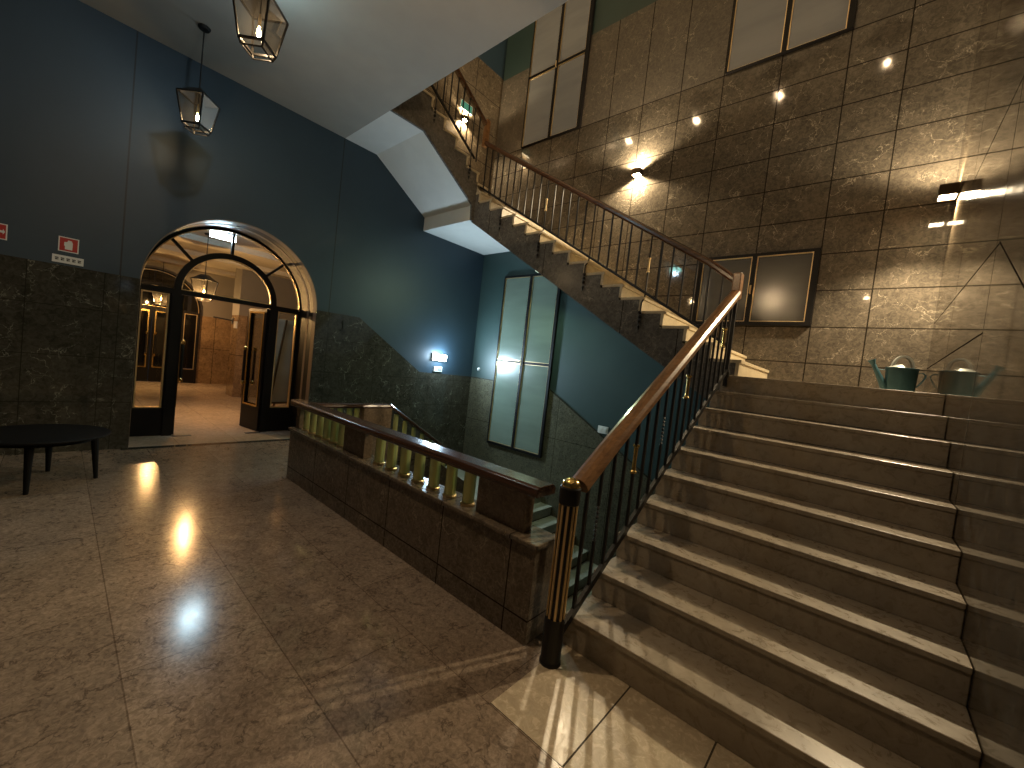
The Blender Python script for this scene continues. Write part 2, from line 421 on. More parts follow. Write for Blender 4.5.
# ================================================================== WINDOWS
def window(n, x0, x1, z0, z1, mull, trans, mat, W4):
    root = empty_struct('window_%d' % n, ((x0 + x1) / 2, YF, z0))
    Fl, Fr, Fb, Ft = W4; y0, y1_ = YF - .065, YF - .014
    L = Vector((-root.location.x, -root.location.y, -root.location.z))
    fr = MB()
    fr.box(x0, x0 + Fl, y0, y1_, z0, z1); fr.box(x1 - Fr, x1, y0, y1_, z0, z1)
    fr.box(x0 + Fl, x1 - Fr, y0, y1_, z0, z0 + Fb); fr.box(x0 + Fl, x1 - Fr, y0, y1_, z1 - Ft, z1)
    fr.build('frame', M_blackp, root, loc=L)
    xs = [x0 + Fl] + [v for m in mull for v in (m - .03, m + .03)] + [x1 - Fr]
    zs = [z0 + Fb] + [v for t in trans for v in (t - .025, t + .025)] + [z1 - Ft]
    for m in mull:
        MB().box(m - .03, m + .03, y0, y1_, z0 + Fb, z1 - Ft).build('mullion', M_blackp, root, loc=L)
        MB().tube([(m, y0 - .004, (z0 + z1) / 2 - .06), (m, y0 - .03, (z0 + z1) / 2 - .06), (m, y0 - .03, (z0 + z1) / 2 + .05)], .011, 8).build('window_catch', M_brassd, root, loc=L)
    for t in trans:
        tb = MB()
        for i in range(0, len(xs), 2): tb.box(xs[i], xs[i + 1], y0 + .004, y1_, t - .025, t + .025)
        tb.build('transom', M_blackp, root, loc=L)
    for i in range(0, len(xs), 2):
        for j in range(0, len(zs), 2):
            a, b, c_, d = xs[i], xs[i + 1], zs[j], zs[j + 1]; e = .012
            pn = MB().box(a, b, YF - .034, YF - .020, c_, d).build('pane', mat, root, loc=L)
            g = MB()
            g.box(a, a + e, y0 + .012, YF - .034, c_, d); g.box(b - e, b, y0 + .012, YF - .034, c_, d)
            g.box(a + e, b - e, y0 + .012, YF - .034, c_, c_ + e); g.box(a + e, b - e, y0 + .012, YF - .034, d - e, d)
            g.build('brass_bead', M_brassd, pn)
    return root
window(1, -6.245, -4.715, -.14, 3.575, [-5.48], [1.72], M_pane_low, (.025, .06, .05, .04))
window(2, -2.14, -.648, 2.575, 3.59, [-1.395], [], M_pane_mid, (.05, .07, .05, .04))
window(3, -6.20, -4.70, 6.365, 9.3, [-5.45], [7.83], M_pane_up, (.02, .08, .012, .03))
window(4, -2.13, -.645, 6.365, 9.3, [-1.39], [7.83], M_pane_up, (.02, .07, .012, .03))

# ================================================================== STAIRS
# ---- lower flight
fl = thing('stair_flight', 'broad beige marble staircase rising from the hall floor to the landing', 'stairs', (-.35, 2.06, 0))
L = -fl.location
for k in range(1, 11):
    yk, zk, zp = y1(k), z1(k), z1(k - 1) if k > 1 else 0.
    yn = y1(k + 1) + .02 if k < 10 else YF - .018
    zb = zp if k < 10 else 1.39
    pts = [(yk, zk), (yn, zk), (yn, zb), (yk + .009, zb)] + [(yk + .009, zk - .030), (yk, zk - .030)]
    MB().prism(pts, 'x', XS, XR - .002).build('step', M_step, fl, bevel=.006, loc=L)
MB().prism([(2.09, -.0), (4.72, z1(9) - .0), (4.72, 1.32), (2.62, 0.0)], 'x', XS + .004, XR - .006).build('stringer', M_str, fl, loc=L)

# ---- middle flight along the far wall
fl = thing('stair_flight', 'upper staircase of pale treads climbing left along the marble wall', 'stairs', (-3.3, 5.7, Z1))
L = -fl.location
YE = 4.85
for k in range(1, 17):
    xk, zk, zp = x2(k), z2(k), z2(k - 1)
    xn = x2(k + 1) - .0 if k < 16 else x2(k) - .20
    T = .036
    pts = [(xk + .016, zk), (xn, zk), (xn, zk - T), (xk - T, zk - T), (xk - T, zp), (xk, zp), (xk, zk - T), (xk + .016, zk - T)]
    MB().prism(pts, 'y', YE, YF - .018).build('step', M_step2, fl, bevel=.004, loc=L)
zig = []
for k in range(1, 17):
    xk = x2(k) - .036
    zig += [(xk, z2(k - 1) - (.036 if k > 1 else .0)), (xk, z2(k) - .036)]
bot = lambda x: 1.822 + .609 * (-1.885 - x)
zig += [(-5.66, z2(16) - .036), (-5.66, 4.14), (-5.69, 4.14)]
pts = [(-1.10, 1.40)] + [(zig[0][0], Z1 - .01)] + zig[1:] + [(-5.69, bot(-5.69)), (-1.19, bot(-1.19))]
MB().prism(pts, 'y', YE + .006, YE + .10).build('stringer', M_str, fl, loc=L)
MB().prism([(-1.15, bot(-1.15) + .004), (-5.69, bot(-5.69) + .004), (-5.69, bot(-5.69) + .10), (-1.15, bot(-1.15) + .10)], 'y', YE + .10, YF - .018).build('soffit', M_soff, fl, loc=L)
# ---- corner landing and the top flight along the left wall
fl = thing('stair_flight', 'top stair flight with off-white underside along the dark blue wall', 'stairs', (-6.3, 4.4, Z2))
L = -fl.location
XF = -5.62
MB().prism([(4.80, 4.14), (YF - .014, 4.14), (YF - .014, Z2 - .04), (5.16, Z2 - .04), (4.80, 4.40)], 'x', XL + .0, XF - .04).build('landing_slab', M_soff, fl, loc=L)
MB().box(XL + .014, -5.70, 5.13, YF - .014, Z2 - .04, Z2).build('landing', M_step2, fl, loc=L)
MB().prism([(4.80, 4.40), (5.16, Z2 - .04), (YV, 6.02), (YV, ZC), (3.66, ZC), (4.78, 4.41)], 'x', XL, XF - .04).build('soffit', M_soff, fl, loc=L)
T = .036
for k in range(1, 10):
    yk, zk, zp = y3(k), z3(k), z3(k - 1)
    if k == 9: yn = YV - .3
    else: yn = y3(k + 1)
    pts = [(yk + .016, zk), (yn, zk), (yn, zk - T), (yk - T, zk - T), (yk - T, zp), (yk, zp), (yk, zk - T), (yk + .016, zk - T)]
    if k < 9: MB().prism(pts, 'x', XL + .018, XF + .012).build('step', M_step2, fl, bevel=.004, loc=L)
zig = []
for k in range(2, 9):
    yk = y3(k) - T
    zig += [(yk, z3(k - 1) - T), (yk, z3(k) - T)]
pts = [(4.80, 4.14), (4.86, 4.14), (4.86, z3(1) - T)] + zig + [(YV, z3(8) - T), (YV, ZC), (3.66, ZC), (4.78, 4.41)]
MB().prism(pts, 'x', XF - .04, XF).build('stringer', M_str, fl, loc=L)

# ---- flights going down
ZLL = -.83
fl = thing('stair_flight', 'greenish marble steps going down behind the parapet to the lower level', 'stairs', (-3.5, 5.7, ZLL))
L = -fl.location
for k in range(0, 12):
    xk = -4.62 + .2965 * k; zk = ZLL - R2 * k
    if k == 0: continue
    pts = [(xk, zk), (xk - .30, zk), (xk - .30, zk - R2), (xk - .02, zk - R2), (xk - .02, zk - .035), (xk, zk - .035)]
    MB().prism(pts, 'y', 4.86, YF - .020).build('step', M_stepg, fl, bevel=.006, loc=L)
MB().box(XL + .018, -4.60, 4.86, YF - .020, ZLL - .3, ZLL).build('landing', M_stepg, fl, loc=L)
for k in range(1, 5):
    yk = 2.95 + .42 + .2965 * (k - 1); zk = -.166 * k
    MB().prism([(yk - .42, zk), (yk + .30, zk), (yk + .30, zk - .2), (yk - .42, zk - .2)] if False else [(yk - .36, zk), (yk, zk), (yk, zk - .036), (yk - .02, zk - .036), (yk - .02, zk - .17), (yk - .36, zk - .17)], 'x', XL + .018, -4.98).build('step', M_stepg, fl, bevel=.006, loc=L)

# ================================================================== RAILINGS
RP = [(-.030, -.040), (.030, -.040), (.040, -.022), (.040, .006), (.030, .026), (.012, .036), (-.012, .036), (-.030, .026), (-.040, .006), (-.040, -.022)]
def special_beads(mb, x, y, z, r=.019):
    for i in range(3):
        zc = z - .055 * i
        mb.lathe([(0, .026), (r * .75, .017), (r, 0), (r * .75, -.017), (0, -.026)], (x, y, zc), 10)
    mb.lathe([(0, .02), (r * .8, .0), (0, -.06)], (x, y, z - .175), 10)
# ---- lower flight railing
XB = -1.14
rr = thing('stair_railing', 'black iron railing with reddish wooden handrail beside the broad lower stairs', 'railing', (XB, 2.0, 0))
L = -rr.location
nose1 = lambda y: .187 + .598 * (y - 2.06)
yt = 4.66
MB().sweep([(u * 1.38, v * 1.2) for u, v in RP], [(XB, 1.955, nose1(1.955) + .865), (XB, 2.30, nose1(2.30) + .88), (XB, yt, nose1(yt) + .885)], (1, 0, 0)).build('handrail', M_rail, rr, loc=L, bevel=.004)
MB().box(XB - .042, XB + .042, yt - .02, yt + .09, nose1(yt) + .84, 2.845).build('handrail_block', M_rail, rr, loc=L, bevel=.012)
MB().sweep([(-.012, -.022), (.012, -.022), (.012, .022), (-.012, .022)], [(XB, 1.93, .13), (XB, 4.74, nose1(4.74) + .045)], (1, 0, 0)).build('bottom_rail', M_black, rr, loc=L)
i = 0; y = 2.07
while y < 4.66:
    zb, zt = nose1(y) + .02, nose1(y) + .865
    sp = (i % 6 == 4); tw = (i % 6 in (1,)) and i < 10
    mb = MB()
    if not sp:
        if tw:
            mb.bar((XB, y, zb), (XB, y, zb + .30), .016); mb.bar((XB, y, zb + .52), (XB, y, zt), .016)
            for q in range(8): mb.lathe([(0, .016), (.012, .0), (0, -.016)], (XB, y, zb + .31 + .028 * q), 8)
        else: mb.bar((XB, y, zb), (XB, y, zt), .018)
        mb.build('baluster', M_black, rr, loc=L)
    else:
        mb.bar((XB, y, zb - .06), (XB, y, zt), .018)
        b = mb.build('baluster', M_black, rr, loc=L)
        zc = zb + .50
        MB().lathe([(0, -.10), (.024, -.10), (.024, -.088), (.015, -.078), (.013, 0), (.015, .078), (.024, .088), (.024, .10), (0, .10)], (XB, y, zc), 14).build('brass_sleeve', M_brass, b, smooth=False)
    i += 1; y += .1485
# top post where the railing turns
MB().bar((XB, yt + .06, Z1 - .12), (XB, yt + .06, 2.60), .034).build('turning_post', M_black, rr, loc=L)
MB().lathe([(0, .03), (.03, .03), (.036, 0), (.03, -.05), (.018, -.07), (0, -.07)], (XB, yt + .06, Z1 + .03), 12).build('post_knob', M_black, rr, loc=L)

# ---- middle flight railing
YR = 4.90
nose2 = lambda x: Z1 + R2 + .604 * (-1.055 - x)
rr = thing('stair_railing', 'black railing with brown handrail climbing left above the pale zigzag treads', 'railing', (-3.3, YR, 3.2))
L = -rr.location
MB().sweep(RP, [(-1.20, YR, nose2(-1.20) + .775), (-1.5, YR, nose2(-1.5) + .82), (-5.55, YR, nose2(-5.55) + .845)], (0, 1, 0)).build('handrail', M_railx, rr, loc=L, bevel=.003)
MB().sweep([(-.010, -.016), (.010, -.016), (.010, .016), (-.010, .016)], [(-1.16, YR, nose2(-1.16) + .06), (-5.58, YR, nose2(-5.58) + .06)], (0, 1, 0)).build('bottom_rail', M_black, rr, loc=L)
x = -1.345; i = 0
while x > -5.56:
    zb, zt = nose2(x) + .05, nose2(x) + .81
    sp = (i % 6 == 0) and i > 0
    if sp:
        ys = YE - .028
        mb = MB().tube([(x, YR, zt), (x, YR, zb + .02), (x, YR - .005, zb - .03), (x, (YR + ys) / 2, zb - .085), (x, ys - .002, zb - .13), (x, ys, zb - .18), (x, ys, zb - .24)], .010, 8)
        b = mb.build('baluster', M_black, rr, loc=L)
        bb = MB(); special_beads(bb, x, ys, zb - .25, .022); bb.build('beaded_hook', M_black, b)
        if i % 12 == 6: MB().lathe([(0, -.09), (.02, -.09), (.02, -.08), (.013, -.07), (.012, 0), (.013, .07), (.02, .08), (.02, .09), (0, .09)], (x, YR, zb + .36), 12).build('brass_sleeve', M_brassd, b)
    else:
        MB().bar((x, YR, zb), (x, YR, zt), .017).build('baluster', M_black, rr, loc=L)
    x -= .14825; i += 1
# ---- top flight railing
XB3 = -5.585
nose3 = lambda y: Z2 + R2 + .658 * (5.13 - y)
rr = thing('stair_railing', 'black railing of the top flight beneath the ceiling edge, brown block at its foot', 'railing', (XB3, 4.3, 5.0))
L = -rr.location
MB().box(XB3 - .035, XB3 + .045, 4.86, 4.95, nose2(-5.55) + .79, 5.93).build('handrail_block', M_rail, rr, loc=L, bevel=.01)
MB().sweep(RP, [(XB3, 4.88, nose3(4.88) + .86), (XB3, 3.0, nose3(3.0) + .86)], (1, 0, 0)).build('handrail', M_railx, rr, loc=L, bevel=.003)
MB().sweep([(-.010, -.018), (.010, -.018), (.010, .018), (-.010, .018)], [(XB3, 4.70, nose3(4.70) + .06), (XB3, 3.0, nose3(3.0) + .06)], (1, 0, 0)).build('bottom_rail', M_black, rr, loc=L)
y = 4.74; i = 0
while y > 3.05:
    zb, zt = nose3(y) + .05, nose3(y) + .83
    sp = i % 6 == 1
    if sp:
        xs = XF + .03 + .02
        mb = MB().tube([(XB3, y, zt), (XB3, y, zb), (XB3 + .005, y, zb - .04), (xs + .004, y, zb - .09), (xs, y, zb - .16), (xs, y, zb - .22)], .010, 8)
        b = mb.build('baluster', M_black, rr, loc=L)
        bb = MB(); special_beads(bb, xs, y, zb - .23, .022); bb.build('beaded_hook', M_black, b)
    else: MB().bar((XB3, y, zb), (XB3, y, zt), .017).build('baluster', M_black, rr, loc=L)
    y -= .136; i += 1

# ---- newel post
nw = thing('newel_post', 'black round newel post with gold stripes and brass cap at the stair foot', 'newel post', (-1.145, 1.885, 0))
MB().lathe([(0, 0), (.060, 0), (.060, .012), (.056, .02), (.056, .26), (0, .26)], (0, 0, 0), 28).build('base', M_black, nw, smooth=False)
MB().lathe([(0, .26), (.047, .26), (.047, .90), (0, .90)], (0, 0, 0), 28).build('shaft', M_black, nw)
for k in range(10):
    a = 2 * pi * (k + .35) / 10
    d = Vector((cos(a), sin(a), 0)); t_ = Vector((-sin(a), cos(a), 0))
    MB().obox(d * .0475 + Vector((0, 0, .58)), d * .006, t_ * .0066, Vector((0, 0, .318))).build('gold_stripe', M_brassd, nw)
MB().lathe([(0, .895), (.054, .895), (.058, .902), (.058, .985), (.054, .992), (0, .992)], (0, 0, 0), 28).build('collar', M_black, nw)
MB().lathe([(.050, .990), (.051, 1.000), (.049, 1.012), (.038, 1.027), (.020, 1.036), (0, 1.039)], (0, 0, 0), 28).build('cap', M_brass, nw, smooth=True)

# ================================================================== PARAPET
PX0, PX1, PY0, PY1 = -5.03, -1.295, 1.845, 2.075
pr = thing('parapet', 'low brown marble parapet with brass tubes and dark handrail around the stairwell', 'parapet', (-3.1, 1.99, 0))
L = -pr.location
MB().box(PX0 + .02, PX1 - .02, PY0 + .02, PY1, 0, .575).build('base', M_par, pr, loc=L, bevel=.004)
MB().box(PX0, PX1, PY0, PY1 + .01, .575, .605).build('ledge', M_par, pr, loc=L, bevel=.008)
prof = [(-.095, -.008), (-.090, -.034), (.090, -.034), (.095, -.008), (.086, .018), (.065, .029), (-.065, .029), (-.086, .018)]
MB().sweep(prof, [(PX0 - .0, 1.93, .905), (PX1 - .035, 1.93, .905)], (0, 1, 0)).build('handrail', M_railp, pr, loc=L, bevel=.006)
for a, b in ((-1.88, -1.46), (-3.80, -3.40), (PX0 + .03, PX0 + .12)):
    MB().box(a, b, 1.915, 2.00, .605, .872).build('marble_block', M_block, pr, loc=L, bevel=.004)
def tube_at(x, y, z0, z1_, par, Lp, r=.043):
    t = MB().lathe([(r, z0 + .018), (r, z1_)], (x, y, 0), 18).build('brass_tube', M_tube, par, loc=Lp, smooth=True)
    MB().lathe([(0, z0), (r * 1.22, z0), (r * 1.22, z0 + .014), (r, z0 + .02)], (x, y, 0), 18).build('tube_foot', M_brassd, t)
for q in [-3.135 + .198 * i for i in range(7)]: tube_at(q - .06, 1.96, .605, .872, pr, L)
for q in range(6): tube_at(-4.79 + .175 * q, 1.96, .605, .872, pr, L)
# side balustrade turning away from the hall and going down with the steps
XP = -4.80
sb = thing('parapet', 'side balustrade with dark handrail sloping down from the parapet corner', 'parapet', (XP, 2.8, 0))
L = -sb.location
prof = [(-.070, -.010), (-.067, -.028), (.067, -.028), (.070, -.010), (.06, .016), (.04, .026), (-.04, .026), (-.06, .016)]
MB().sweep(prof, [(XP, 2.035, .90), (XP, 3.0, .90), (XP, 4.55, -.09)], (1, 0, 0)).build('handrail', M_railp, sb, loc=L, bevel=.005)
MB().prism([(2.09, -.25), (2.09, .60), (3.0, .60), (4.60, -.42), (4.60, -1.3), (3.2, -.9)], 'x', XP - .14, XP + .14).build('base', M_par, sb, loc=L)
MB().box(XP - .07, XP + .07, 2.62, 3.02, .60, .87).build('marble_block', M_block, sb, loc=L)
for yy in (2.22, 2.34, 2.46, 2.56): tube_at(XP, yy, .60, .868, sb, L, .032)
for q in range(7):
    yy = 3.14 + .155 * q; d = -.639 * (yy - 3.0)
    tube_at(XP, yy, .60 + d - .02, .868 + d, sb, L, .032)

# ================================================================== ARCHED DOORS
def arched_door(n, X, opened):
    yc, zc = 1.79, 2.16
    root = empty_struct('door_%d' % n, (X, yc, 0)); L = -root.location
    d = .05
    fr = MB().arc_ring(yc, zc, 1.06, 1.105, X - d, X + d)
    for s in (-1, 1): fr.box(X - d, X + d, min(yc + s * 1.06, yc + s * 1.105), max(yc + s * 1.06, yc + s * 1.105), 0, zc)
    fr.build('frame', M_blackp, root, loc=L)
    MB().box(X - d + .006, X + d - .006, yc - 1.06, yc + 1.06, zc - .035, zc + .03).build('transom', M_blackp, root, loc=L)
    MB().arc_ring(yc, zc + .03, .60, .685, X - d + .003, X + d - .003).build('inner_arch', M_blackp, root, loc=L)
    for a in (pi / 4, pi / 2, 3 * pi / 4):
        u = Vector((0, cos(a), sin(a))); c = Vector((X, yc, zc))
        MB().bar(c + u * .685, c + u * 1.065, .035, .06, (1, 0, 0)).build('fan_bar', M_blackp, root, loc=L)
    for s in (-1, 1): MB().box(X - d, X + d, min(yc + s * .59, yc + s * .70), max(yc + s * .59, yc + s * .70), 0, zc - .035).build('post', M_blackp, root, loc=L)
    # brass lines on the frame edges
    g = MB().arc_ring(yc, zc, 1.047, 1.061, X + d - .008, X + d + .006); g.build('arch_bead', M_brassd, root, loc=L)
    g = MB().arc_ring(yc, zc + .03, .589, .601, X + d - .008, X + d + .006); g.build('arch_bead', M_brassd, root, loc=L)
    g = MB().box(X + d - .008, X + d + .006, yc - .59, yc + .59, zc + .03, zc + .042)
    g.build('transom_bead', M_brassd, root, loc=L)
    gm = M_door if opened else M_dkgl
    # glass of the fanlight
    pts = [(yc + 1.06 * cos(pi * i / 32), zc + .02 + 1.06 * sin(pi * i / 32)) for i in range(33)]
    MB().prism(pts, 'x', X - .006, X + .006).build('fanlight_pane', gm, root, loc=L)
    K = .42
    def glazed(y0, y1_, x0, par, Lp, z1_=zc - .035):
        MB().box(x0 - .03, x0 + .03, y0, y1_, 0.005, K).build('kick_panel', M_blackp, par, loc=Lp)
        p = MB().box(x0 - .005, x0 + .005, y0 + .03, y1_ - .03, K + .03, z1_ - .03).build('pane', gm, par, loc=Lp)
        e = .016; b = MB()
        for (a, c_, q, r) in ((y0 + .025, y0 + .025 + e, K, z1_ - .02), (y1_ - .025 - e, y1_ - .025, K, z1_ - .02)):
            b.box(x0 - .034, x0 + .034, a, c_, q, r)
        b.box(x0 - .034, x0 + .034, y0 + .025 + e, y1_ - .025 - e, K, K + e); b.box(x0 - .034, x0 + .034, y0 + .025 + e, y1_ - .025 - e, z1_ - .02 - e, z1_ - .02)
        b.build('brass_bead', M_brassd, p)
        s_ = MB()
        s_.box(x0 - .028, x0 + .028, y0, y0 + .025, K, z1_); s_.box(x0 - .028, x0 + .028, y1_ - .025, y1_, K, z1_)
        s_.box(x0 - .028, x0 + .028, y0 + .025, y1_ - .025, z1_ - .02, z1_)
        s_.build('stile', M_blackp, par, loc=Lp)
    glazed(yc - 1.06, yc - .70, X, root, L); glazed(yc + .70, yc + 1.06, X, root, L)
    # leaves
    for s in (-1, 1):
        leaf = bpy.data.objects.new('leaf', None); COL.objects.link(leaf); leaf.parent = root
        leaf.location = (0, s * .585, 0)
        ang = 0
        if opened: ang = radians(-79) if s > 0 else radians(83)
        # leaf built along local -s*y
        W = .578
        a, b = (0, W) if s < 0 else (-W, 0)
        lp = Vector((0, 0, 0))
        MBs = MB().box(-.03, .03, a, b, .01, K)
        MBs.build('kick_panel', M_blackp, leaf)
        z1_ = zc - .045
        pn = MB().box(-.005, .005, a + .06, b - .06, K + .01, z1_ - .06).build('pane', gm, leaf)
        st = MB(); st.box(-.028, .028, a, a + .06, K, z1_); st.box(-.028, .028, b - .06, b, K, z1_); st.box(-.028, .028, a + .06, b - .06, z1_ - .06, z1_)
        st.build('stile', M_blackp if not opened else M_blackp, leaf)
        e = .03; bd = MB()
        for xx in (-.031, .031):
            bd.box(xx - .006, xx + .006, a + .055, a + .055 + e, K, z1_ - .05); bd.box(xx - .006, xx + .006, b - .055 - e, b - .055, K, z1_ - .05)
            bd.box(xx - .006, xx + .006, a + .055 + e, b - .055 - e, K, K + e); bd.box(xx - .006, xx + .006, a + .055 + e, b - .055 - e, z1_ - .05 - e, z1_ - .05)
        bd.build('brass_bead', M_brass, leaf)
        if opened:
            ed = MB().box(-.029, .029, (a - .004 if s > 0 else b), (a if s > 0 else b + .004), K, z1_); ed.build('brass_edge', M_brass, leaf)
        yh = (a + .09) if s > 0 else (b - .09)
        for xx in (-1, 1):
            h = MB().tube([(xx * .08, yh, .82), (xx * .08, yh, 1.38)], .023, 10).build('pull_handle', M_black, leaf)
            hb = MB()
            for zz in (.79, 1.39):
                hb.tube([(xx * .03, yh, zz + .01), (xx * .08, yh, zz + .01)], .012, 8)
                hb.lathe([(0, -.04), (.026, -.028), (.03, 0), (.026, .028), (0, .055)], (xx * .08, yh, zz + .01), 10)
            hb.build('handle_mount', M_brass, h)
        leaf.rotation_euler = (0, 0, ang)
    return root
arched_door(1, -7.78, True)
arched_door(2, -15.58, False)
# stepped lining of the arch
def lining(name, x0, x1, r0, r1, mat):
    m = MB().arc_ring(AY, AZ, r0, r1, x0, x1, n=48)
    for s in (-1, 1): m.box(x0, x1, min(AY + s * r0, AY + s * r1), max(AY + s * r0, AY + s * r1), 0, AZ)
    return struct(m.build(name, mat))
lining('trim_3', XL - .13, XL + .004, AR - .006, AR + .004, M_trim)
lining('trim_4', XL - .30, XL - .13, AR - .004, AR + .016, M_blackp)
lining('trim_5', XL - .38, XL - .30, AR - .008, AR + .016, M_trim)
lining('trim_6', XL - .68, XL - .38, AR - .004, AR + .016, M_blackp)
for yy in (1.32, 2.26):
    tag(MB().box(-7.72, -7.64, yy - .11, yy + .11, .0, .006).build('floor_plate', M_black),
        'small dark floor plate on the door sill by the ' + ('left post' if yy < 1.5 else 'open right leaf'), 'floor plate', 'floor plates at the arched doorway')
struct(MB().box(XL - .02, XL + .10, .60, 2.95, .0005, .003).build('trim_7', M_wains))

# ================================================================== VESTIBULE
w = MB().prism([(-1.6, 0), (AY - AR, 0)] + arc + [(AY + AR, 0), (5.0, 0), (5.0, 3.45), (-1.6, 3.45)], 'x', -15.9, -15.62)
M_vpaint = plain('grey_vestibule_paint', (.20, .18, .155), .6, var=.05)
struct(w.build('wall_vestibule_far', M_vpaint))
w = MB()
w.prism([(-1.6, 0), (.672, 0), (.672, 2.1), (-1.6, 2.1)], 'x', -15.62, -15.60)
w.prism([(2.868, 0), (5.0, 0), (5.0, 2.1), (2.868, 2.1)], 'x', -15.62, -15.60)
struct(w.build('wall_vestibule_far_wainscot', M_vmarb))
struct(MB().box(-15.9, -7.73, -1.8, -1.6, 0, 3.45).build('wall_vestibule_left', M_vpaint))
struct(MB().box(-15.9, -7.73, 4.7, 4.9, 0, 3.45).build('wall_vestibule_right', M_vpaint))
struct(MB().box(-15.62, -7.73, 4.685, 4.7, 0, 2.1).build('wall_vestibule_right_wainscot', M_vmarb))
struct(MB().box(-16, -7.73, -1.8, 4.9, 3.45, 3.6).build('ceiling_vestibule', plain('warm_white_vestibule_ceiling', (.62, .56, .46), .7)))
for bx in (-14.4, -12.2, -10.2):
    struct(MB().box(bx - .25, bx + .25, -1.6, 4.7, 3.34, 3.45).build('beam', plain('warm_white_beam', (.66, .60, .50), .7)))
struct(MB().box(-13.0, -12.38, 3.1, 4.7, 0, 2.15).build('pillar', M_vmarb))
struct(MB().box(-13.0, -12.38, 3.1, 4.7, 2.15, 3.45).build('pillar_top', M_vpaint))
tag(MB().box(-12.62, -12.44, 3.06, 3.10, 1.80, 1.98).build('wall_box', M_white, bevel=.006), 'small white box on the vestibule pillar beyond the arched door', 'box')
br = thing('wall_bracket', 'dark bracket arm sticking out of the vestibule pillar', 'bracket', (-12.9, 3.1, 2.0))
MB().bar((0, .0, 0), (-.05, -.42, .03), .035).build('arm', M_black, br)
MB().box(-.06, .06, -.02, .0, -.08, .08).build('plate', M_black, br)
# pale leaning board seen through the right side light
bd = thing('display_board', 'pale board leaning on a brown easel behind the glass of the arched door', 'board', (-8.55, 3.02, 0), rot=(0, 0, radians(8)))
MB().prism([(-.30, .42), (.30, .42), (.30, 1.70), (.10, 2.02), (-.30, 2.02)], 'x', -.012, .012).build('panel', M_board, bd)
MB().bar((.02, .33, .0), (.02, .06, 2.05), .03).build('easel_leg', M_easel, bd)
MB().bar((.02, -.33, .0), (.02, -.10, 2.02), .03).build('easel_leg', M_easel, bd)
MB().bar((-.45, 0, .0), (-.02, 0, 1.9), .03).build('easel_leg', M_easel, bd)
MB().box(-.01, .04, -.33, .33, .385, .42).build('easel_shelf', M_easel, bd)
# exit lamp over the door
ex = thing('exit_lamp', 'glowing cold white exit lamp at the vestibule ceiling just inside the arch', 'lamp', (-8.0, 1.70, 3.17))
MB().box(-.03, .03, -.17, .17, -.045, .045).build('diffuser', M_exit, ex)
MB().box(-.04, .04, -.18, .18, .045, .075).build('housing', M_white, ex)
MB().bar((0, 0, .07), (0, 0, .28), .02).build('stem', M_white, ex)
lamp('exit_lamp_light', 'AREA', (.05, 0, -.02), 5, COOL, ex, direction=(1, 0, -.55), area=(.3, .09))
lamp('exit_lamp_light', 'AREA', (-.05, 0, -.02), 4, COOL, ex, direction=(-1, 0, -.3), area=(.3, .09))

# ================================================================== LANTERNS
def lantern(loc, drop, label, group, bulb, power, rot=pi / 4, ceil_z=ZC, sc=1.0, col=TUNG):
    """loc = centre of the bulb; four-sided glass lantern tapering downward"""
    root = thing('lantern', label, 'lantern', loc, group, rot=(0, 0, rot))
    top, ring, botm = (.185 * sc * 1.0, .215 * sc), (.124 * sc, -.112 * sc), (.104 * sc, -.158 * sc)
    def corner(t, k):
        a = [(1, 1), (-1, 1), (-1, -1), (1, -1)][k % 4]; return Vector((a[0] * t[0] * .78, a[1] * t[0] * .78, t[1]))
    fr = MB(); th = .013 * sc
    for k in range(4):
        fr.bar(corner(top, k), corner(ring, k), th); fr.bar(corner(ring, k), corner(botm, k), th)
        fr.bar(corner(top, k), corner(top, k + 1), th); fr.bar(corner(ring, k), corner(ring, k + 1), th * 1.2); fr.bar(corner(botm, k), corner(botm, k + 1), th * .7)
    fr.build('frame', M_black, root)
    for k in range(4):
        g = MB()
        q = [corner(top, k), corner(top, k + 1), corner(ring, k + 1), corner(ring, k)]; g.poly(q)
        q = [corner(ring, k), corner(ring, k + 1), corner(botm, k + 1), corner(botm, k)]; g.poly(q)
        g.build('glass_panel', M_glass, root)
    h = top[0] * .78; z = top[1]
    cp = MB(); A = [Vector((sx * h, sy * h, z)) for sx, sy in ((1, 1), (-1, 1), (-1, -1), (1, -1))]; B = [Vector((sx * h * .3, sy * h * .3, z + .10 * sc)) for sx, sy in ((1, 1), (-1, 1), (-1, -1), (1, -1))]
    for k in range(4): cp.poly([A[k], A[(k + 1) % 4], B[(k + 1) % 4], B[k]])
    cp.poly(B)
    cp.build('cap', M_black, root)
    MB().lathe([(0, 0), (.012, .0), (.012, .06), (.006, .10), (0, .10)], (0, 0, .05), 10).build('candle_socket', M_brassd, root)
    MB().lathe([(0, -.045), (.012, -.03), (.017, -.005), (.010, .035), (0, .055)], (0, 0, 0), 12).build('bulb', bulb, root)
    MB().tube([(0, 0, z + .09 * sc), (0, 0, ceil_z - loc[2] - .02)], .007, 8).build('rod', M_black, root)
    MB().tube([(0, 0, .1), (0, 0, z + .1 * sc)], .006, 8).build('bulb_stem', M_black, root)
    MB().lathe([(0, -.03), (.05, -.03), (.062, -.012), (.062, 0), (0, 0)], (0, 0, ceil_z - loc[2]), 20).build('canopy', M_black, root)
    lamp('lantern_light', 'POINT', (0, 0, -.03), power, col, root, size=.03)
    return root
GL = 'glass lanterns along the hall ceiling'
lantern((-6.22, .98, 4.10), 1, 'glass lantern nearest the dark blue wall, hung above the arched door', GL, M_bulb, 4)
lantern((-4.06, .99, 4.10), 1, 'glass lantern cut off by the top of the photo, second from the blue wall', GL, M_bulb, 11)
